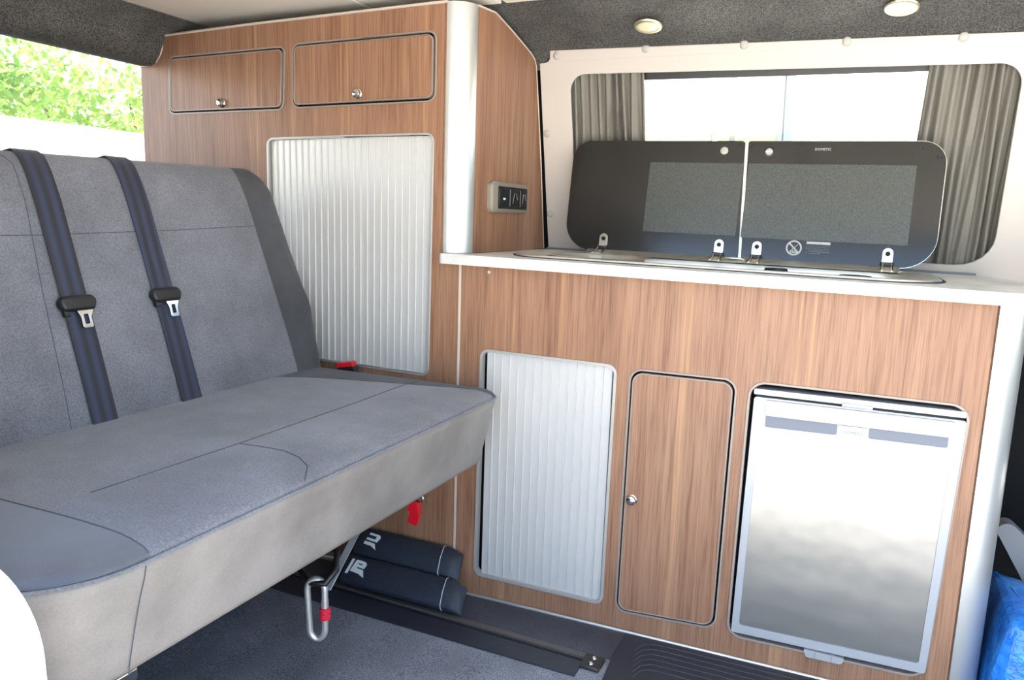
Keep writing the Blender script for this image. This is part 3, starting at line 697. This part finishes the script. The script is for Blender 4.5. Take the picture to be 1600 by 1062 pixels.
# red pull hanging below the seat
rp_ = empty('red_pull_tag', (-.753, -.10, .215), 'small red plastic tag on a steel ring hanging under the seat front', 'tag')
plate('tag_body', [rq([(-.017, -.020), (.010, -.026), (.017, .008), (-.008, .010)], .004)], -.006, .006, REDP, rp_, 'XZ', .002, Matrix.Translation((0, 0, -.005)))
plate('tag_hood', [rq([(-.015, .006), (.017, .002), (.012, .030), (-.006, .034)], .006)], -.009, .009, REDP, rp_, 'XZ', .003)
tube('ring', [(.012 + .013 * math.cos(a * math.pi / 8), 0, .040 + .010 * math.sin(a * math.pi / 8)) for a in range(16)], .0026, CHROME, rp_, 8, True)
tube('cord', [(.008, 0, .045), (.006, 0, .09), (0, .0, .13)], .005, BLACK, rp_, 8)

# ================================================================== CARABINER AND HOOK LOOPS
cr = empty('carabiner', (-.72, -.51, .170), 'silver locking carabiner with red cord wrap hanging below the bench', 'carabiner', rot=(0, 0, math.radians(24)))
cp = []
W_, H_ = .017, .043
for a in range(0, 181, 15): cp.append((W_ * math.cos(math.radians(a)), 0, H_ + (W_ + .004) * math.sin(math.radians(a))))
for a in range(180, 361, 15): cp.append((.002 + (W_ - .002) * math.cos(math.radians(a)), 0, -H_ + .004 + (W_ + .004) * math.sin(math.radians(a))))
tube('frame', cp, .0064, ALU, cr, 12, True)
tube('gate_sleeve', [(W_, 0, -.010), (W_, 0, .022)], .0074, ALU, cr, 14)
bm = bmesh.new()
for i in range(5):
    add_tube(bm, [(W_ + .0088 * math.cos(t * math.pi / 6), .0088 * math.sin(t * math.pi / 6), -.016 + i * .0048) for t in range(12)], .0028, 6, True)
meta(bm_obj('cord_wrap', bm, REDC, cr), 'red cord wrap')
hk = empty('hook_loop', (-.72, -.51, .26), 'dark steel loop under the bench through which the carabiner hangs', 'hook')
tube('loop', [(-.13, .10, .0), (-.085, .045, -.012), (-.045, .01, -.026), (-.01, -.005, -.034), (.022, .0, -.030), (.030, .022, -.010), (.012, .05, .012), (-.03, .06, .030), (-.09, .05, .045)], .0065, BLACK, hk, 10)
tube('cross_bolt', [(-.06, .04, .0), (.0, .06, -.006)], .005, simple('worn steel', (120, 116, 110), .4, .8), hk, 8)

# ================================================================== PADS ON THE FLOOR
A_ = math.radians(40)
def pad(name, d0, label, logo, xr):
    p = empty(name, (-.80, -.118 + d0 * math.cos(A_), fz(-.8) + .012 + d0 * math.sin(A_)), label, 'pad', 'padded roof bar covers on the floor', rot=(A_, 0, 0))
    # local: x along, y up the slope, z out of the slope; rounded pillow section, cut obliquely at the right end
    sec = [(-.0, .0), (.000, .012), (.005, .020), (.038, .026), (.070, .022), (.0765, .013), (.076, .0)]
    bm = bmesh.new(); xs = [-.158, -.15, -.05, .05, xr - .055, xr - .03, xr - .012, xr]; rows = []
    for i, x in enumerate(xs):
        sc_ = {0: .85, 5: .97, 6: .80, 7: .30}.get(i, 1)
        rows.append([bm.verts.new((x + (.012 * (q[0] / .076) * (-1) if i > 3 else 0), q[0] * (1 if i < 6 else .9) , q[1] * sc_)) for q in sec])
    for P, Q in zip(rows, rows[1:]):
        for k in range(len(sec)): bm.faces.new((P[k], P[(k + 1) % len(sec)], Q[(k + 1) % len(sec)], Q[k]))
    bm.faces.new(rows[0][::-1]); bm.faces.new(rows[-1])
    bm_obj('cover', bm, NYLON, p, 0, 50)
    x = xr - .052
    tube('stitched_seam', [(x, -.001, .002), (x - .0, -.001, .0125), (x - .001, .005, .0205), (x - .006, .038, .0265), (x - .011, .070, .0225), (x - .012, .0775, .013)], .0012, PRINT, p, 6)
    tube('piping', [(-.15, -.001, .001), (.0, -.002, .001), (xr - .02, -.001, .001)], .0022, BLACK, p, 6)
    return p
pA = pad('roof_bar_pad', 0, 'black padded cover with white logo lying on the floor, the front one of two', 1, .192)
pB = pad('roof_bar_pad', .078, 'black padded cover with white logo against the cabinet, the rear one of two', 1, .150)
# the white logo: a slanted numeral-like shape made of bars, one per pad
def logo(p, full):
    M = Matrix.Translation((-.120, .038, .0258)) @ Matrix.Rotation(math.radians(-4), 4, 'Z') @ Matrix.Diagonal((1.3, 1.2, 1, 1)); bm = bmesh.new()
    if full:
        add_box(bm, -.0185, -.0125, -.017, .017, 0, .0008, M)
    # rounded open figure
    pass
    o = None
    if full:
        plate('logo', [[(-.010, -.010), (-.008, .015), (-.005, .018), (.014, .018), (.019, .013), (.017, .003), (.001, .003), (.001, .0), (.017, .0), (.026, -.015), (.010, -.010)],
                       [(.0, .009), (.010, .009), (.010, .0118), (.0, .0118)]], 0, .001, WHITEL, p, 'XY', 0, M)
    else:
        plate('logo', [[(-.008, .018), (.016, .018), (.020, .013), (.017, .001), (-.009, .001), (-.009, .006), (.010, .006), (.011, .013), (-.008, .013)]], 0, .001, WHITEL, p, 'XY', 0, M)
        plate('logo', [[(-.010, -.010), (-.010, -.003), (.014, -.003), (.023, -.016), (.008, -.010)]], 0, .001, WHITEL, p, 'XY', 0, M)
    if full: bm_obj('logo', bm, WHITEL, p, 0, 0)
    else: bm.free()
logo(pA, True); logo(pB, False)
ALLOY = simple('bright alloy strip', (205, 210, 216), .3, .4)
st = empty('alloy_strip', (-.968, -.128, fz(-.97)), 'flat aluminium angle strip standing against the left end of the black pads', 'strip', rot=(A_, 0, 0))
box('strip', (-.014, -.014, .022), (.004, .21, .025), ALLOY, st, .001); box('strip_lip', (-.016, -.014, .008), (-.0135, .21, .025), ALLOY, st, .0008)

# ================================================================== FLOOR RAIL
rail = empty('floor_rail', (-.7, -.17, 0), 'long black seat rail with rubber cover set in the floor along the cabinets', 'rail')
def rs(o): o.matrix_parent_inverse = Matrix.Translation((.7, .17, 0)); return o
def strip(name, xa, xb, ya0, yb0, ya1, yb1, h0, h1, mat):   # tapered strip following the floor
    bm = bmesh.new(); v = []
    for x, a, b in ((xa, ya0, yb0), (xb, ya1, yb1)):
        for y, h in ((a, h0), (b, h0), (b, h1), (a, h1)): v.append(bm.verts.new((x, y, fz(x) + h)))
    for f in ((3, 2, 1, 0), (4, 5, 6, 7), (0, 1, 5, 4), (1, 2, 6, 5), (2, 3, 7, 6), (3, 0, 4, 7)): bm.faces.new([v[i] for i in f])
    return rs(bm_obj(name, bm, mat, rail, .001, 0))
strip('rubber_cover', -1.25, -.285, -.195, -.122, -.219, -.163, -.002, .0035, RUBBER)
strip('groove', -1.25, -.285, -.118, -.106, -.158, -.148, -.002, .0012, DARK)
strip('rail_lip', -1.25, -.285, -.104, -.090, -.146, -.128, -.002, .004, simple('scuffed dark rail', (98, 92, 90), .4, .3))
strip('inner_cover', -1.25, -.235, -.088, -.006, -.126, -.006, -.002, .0018, speck('scuffed dark floor cover', (34, 38, 47), (84, 90, 102), 420, .4, .12))
eb = rs(box('end_bracket', (-.287, -.185, fz(-.27)), (-.243, -.135, fz(-.27) + .009), simple('dark zinc', (66, 64, 62), .4, .6), rail, .003))
for y in (-.148, -.170): rs(lathe('bracket_screw', [(0, .003), (.004, .0025), (.006, 0)], CHROME, rail, 14, Matrix.Translation((-.265, y, fz(-.27) + .009))))
# embossed step mat at the front of the kitchen
mat_ = empty('ribbed_mat', (0, -.12, 0), 'black embossed rubber mat with curved ribs on floor before the fridge', 'mat')
bm = bmesh.new(); v = []
for x, a, b in ((-.20, -.205, -.012), (.9, -.60, -.012)):
    pass
om = [(-.234, -.010), (-.234, -.13), (-.215, -.40), (-.10, -.95), (.9, -.95), (.9, -.010)]
T = [bm.verts.new((x, y, fz(x) + .0035)) for x, y in om]; B = [bm.verts.new((x, y, fz(x) - .002)) for x, y in om]
bm.faces.new(T); bm.faces.new(B[::-1])
for i in range(len(om)): bm.faces.new((T[i], B[i], B[(i + 1) % len(om)], T[(i + 1) % len(om)]))
mo = bm_obj('mat_sheet', bm, RUBBER, mat_, .001, 0); mo.matrix_parent_inverse = Matrix.Translation((0, .12, 0))
RIB = simple('worn rubber rib', (62, 66, 74), .5)
for i in range(6):
    pts = []; y = -.028 - i * .020
    pts = [(-.195 + i * .004, y - .045), (-.185 + i * .004, y - .016), (-.165 + i * .003, y - .003), (-.13, y), (-.06, y - .001), (.10, y - .002), (.45, y - .002)]
    t = tube('rib', [(x, yy, fz(x) + .0038) for x, yy in pts], .0011, RIB, mat_, 6); t.matrix_parent_inverse = Matrix.Translation((0, .12, 0))

# ================================================================== RIGHT EDGE: cab things
bag = empty('blue_bag', (.562, .10, -.025), 'crinkled blue tarpaulin bag on floor beside the aluminium end post', 'bag')
bm = bmesh.new(); rnd = random.Random(4)
bo_ = rq([(-.085, -.13), (.0, -.15), (.012, .12), (-.080, .16)], .025, 5)
bl = [(.0, .006), (.03, -.003), (.08, -.006), (.13, .0), (.18, .006), (.215, .010), (.235, .013), (.243, .028)]
N = len(bo_); rings = loft(bm, bo_, bl, lambda x, y, h: Vector((x + rnd.uniform(-.004, .004) + (h - .1) * .05, y + rnd.uniform(-.004, .004), h)), True, True)
o = bm_obj('bag_body', bm, BLUE, bag, 0, 20)
s = o.modifiers.new('s', 'SUBSURF'); s.levels = 1; s.render_levels = 1
cb2 = empty('green_cable', (.64, -.02, .005), 'coiled green cable beside the blue bag', 'cable')
bm = bmesh.new()
add_tube(bm, [(.0 + .045 * math.cos(t * .35), -.04 + .03 * math.cos(t * .35 + 1), .10 + .07 * math.sin(t * .35) + t * .001) for t in range(38)], .005, 8)
bm_obj('coil', bm, GREEN, cb2, 0, 60)
tube('loop', [(-.02, -.07, 0), (-.03, -.08, .05), (-.01, -.06, .10), (.03, -.05, .14)], .006, simple('lime cable', (120, 150, 40), .5), cb2, 8)
sb_ = empty('front_seat', (.78, .22, 0), 'dark front seat beyond the kitchen end post', 'seat')
box('base_box', (-.08, -.15, .02), (.35, .22, .30), simple('black seat base', (16, 16, 18), .7), sb_, .02)
box('seat_shell', (-.10, -.1, .42), (.30, .2, .95), simple('dark grey seat cover', (42, 44, 50), .7), sb_, .05)
lev = empty('grey_side_trim', (.53, .28, .2), 'grey plastic seat side trim sloping behind the end post', 'trim')
plate('trim_body', [rq([(.10, -.12), (.22, -.12), (.10, .03), (-.005, .12), (-.030, .10)], [.004, .01, .02, .015, .015])], -.02, .02, GREYP, lev, 'XZ', .006)
gb = empty('grey_bottle', (.555, .30, .60), 'grey plastic knob on the front seat side behind the end post', 'knob')
lathe('knob_body', [(0, .03), (.02, .028), (.028, .015), (.028, -.02), (.02, -.03), (0, -.03)], GREYP, gb, 20)
tube('knob_stem', [(0, 0, -.02), (.06, .04, -.10)], .01, BLACK, gb, 8)

# ================================================================== WHITE SUNLIT TRIM in the near left corner
wp = empty('white_jamb_cover', (-.78, -1.24, 0), 'white rounded door jamb cover in bright sun at the near end of the bench', 'door jamb')
o = plate('cover', [rq([(-.35, -.1), (.335, -.1), (.305, .600), (-.35, .618)], [0, 0, .075, .05], 10)], -.02, .045, WHITEP, wp, 'XZ', .012)

# ================================================================== OUTSIDE
ground = box('ground', (-60, -60, -.62), (60, 60, -.45), speck('pale concrete paving', (186, 181, 172), (206, 201, 190), 8, .9, .1)); meta(ground, 'pale concrete ground around the van', kind='structure')
# parapet wall and hedge behind the van
pw = box('garden_wall', (-5.3, -3, -.45), (-5.1, 6.0, 1.49), simple('white render', (240, 238, 232), .8), None, .01); meta(pw, 'white rendered garden wall behind the van, below the foliage', 'wall')
leafm = NT('sunlit leaf'); lv = leafm.noise(leafm.coords(), 3, 3)
leafm.l(leafm.ramp(lv, [(.35, lin((74, 118, 40))), (.6, lin((120, 150, 62)))]), leafm.b.inputs['Base Color']); leafm.p(Roughness=.5)
tl = leafm.n('BsdfTranslucent'); tl.inputs[0].default_value = (*lin((138, 168, 82)), 1); mx = leafm.n('MixShader'); mx.inputs[0].default_value = .5
leafm.l(leafm.b.outputs[0], mx.inputs[1]); leafm.l(tl.outputs[0], mx.inputs[2]); leafm.l(mx.outputs[0], leafm.t.nodes['Material Output'].inputs[0]); LEAF = leafm.m
hd = empty('hedge', (-6.4, 2.6, -.45), 'tall bright green leafy hedge seen through the rear window', 'hedge')
verts, faces = [], []; rnd = random.Random(11)
clumps = [(rnd.uniform(-.35, .35), rnd.uniform(-2.4, 2.6), rnd.uniform(1.65, 2.5), rnd.uniform(.16, .42)) for _ in range(75)]
for i in range(8500):
    cx, cy, cz, r = clumps[rnd.randrange(len(clumps))]
    d = Vector((rnd.gauss(0, 1), rnd.gauss(0, 1), rnd.gauss(0, 1))).normalized() * r * rnd.uniform(.6, 1.05)
    c = Vector((cx, cy, cz)) + d; a = Vector((rnd.gauss(0, 1), rnd.gauss(0, 1), rnd.gauss(0, 1))).normalized(); b = a.orthogonal().normalized()
    L = rnd.uniform(.03, .06); k = len(verts)
    verts += [c - a * L, c + b * L * .45, c + a * L, c - b * L * .45]; faces.append((k, k + 1, k + 2, k + 3))
me = bpy.data.meshes.new('foliage'); me.from_pydata([tuple(v) for v in verts], [], faces); o = finish('foliage', me, LEAF, hd, 0, 0); meta(o, kind='stuff')
bm = bmesh.new()
for y in (-1.6, -.6, .4, 1.3, 2.1): add_tube(bm, [(0, y, 0), (.05, y + .1, 1.2), (-.05, y - .1, 2.4)], [.05, .035, .012], 7)
meta(bm_obj('stems', bm, simple('bark', (90, 72, 52), .9), hd), kind='stuff')
# white van parked alongside, seen through the sliding pane
nv = empty('parked_van', (1.2, 3.0, -.45), 'white high sided van parked beyond the kitchen window', 'van')
o = plate('van_side', [rq([(-1.42, 0), (3.0, 0), (3.0, 2.75), (-1.42, 2.75)], [.05, .05, .25, .25])], 0, 1.8, WHITEP, nv, 'XZ', .06)
box('van_moulding', (-1.43, -.015, .55), (2.9, .01, .68), GREYP, nv, .01)
for x in (-.6, 2.1):
    lathe('wheel', [(0, .12), (.2, .12), (.33, .08), (.34, 0), (.33, -.1), (0, -.1)], RUBBER, nv, 32, Matrix.Translation((x, .02, .33)) @ Matrix.Rotation(math.pi / 2, 4, 'X'))
# distant house, pole and low wall
hs_ = empty('house', (-1.2, 9.3, -.45), 'pale green and cream house beyond the kitchen window', 'house')
box('house_wall', (-.45, 0, 0), (.27, 3, 4.2), simple('pale green render', (118, 128, 116), .8), hs_, .01)
box('house_lower_wall', (-.5, -.12, 0), (.27, 0, 2.55), simple('sage render', (100, 112, 72), .8), hs_, .01)
box('gutter', (-.5, -.2, 4.18), (.4, .05, 4.3), WHITEP, hs_, .01)
pole = box('white_pole', (-1.62, 8.4, -.45), (-1.55, 8.47, 4.2), WHITEP, None, .01); meta(pole, 'white pole standing left of the pale house', 'pole')
lw = box('boundary_wall', (-9, 9.0, -.45), (-1.75, 9.15, 2.12), simple('cream render', (150, 142, 108), .8), None, .01); meta(lw, 'low cream boundary wall seen at the foot of the kitchen window', 'wall')
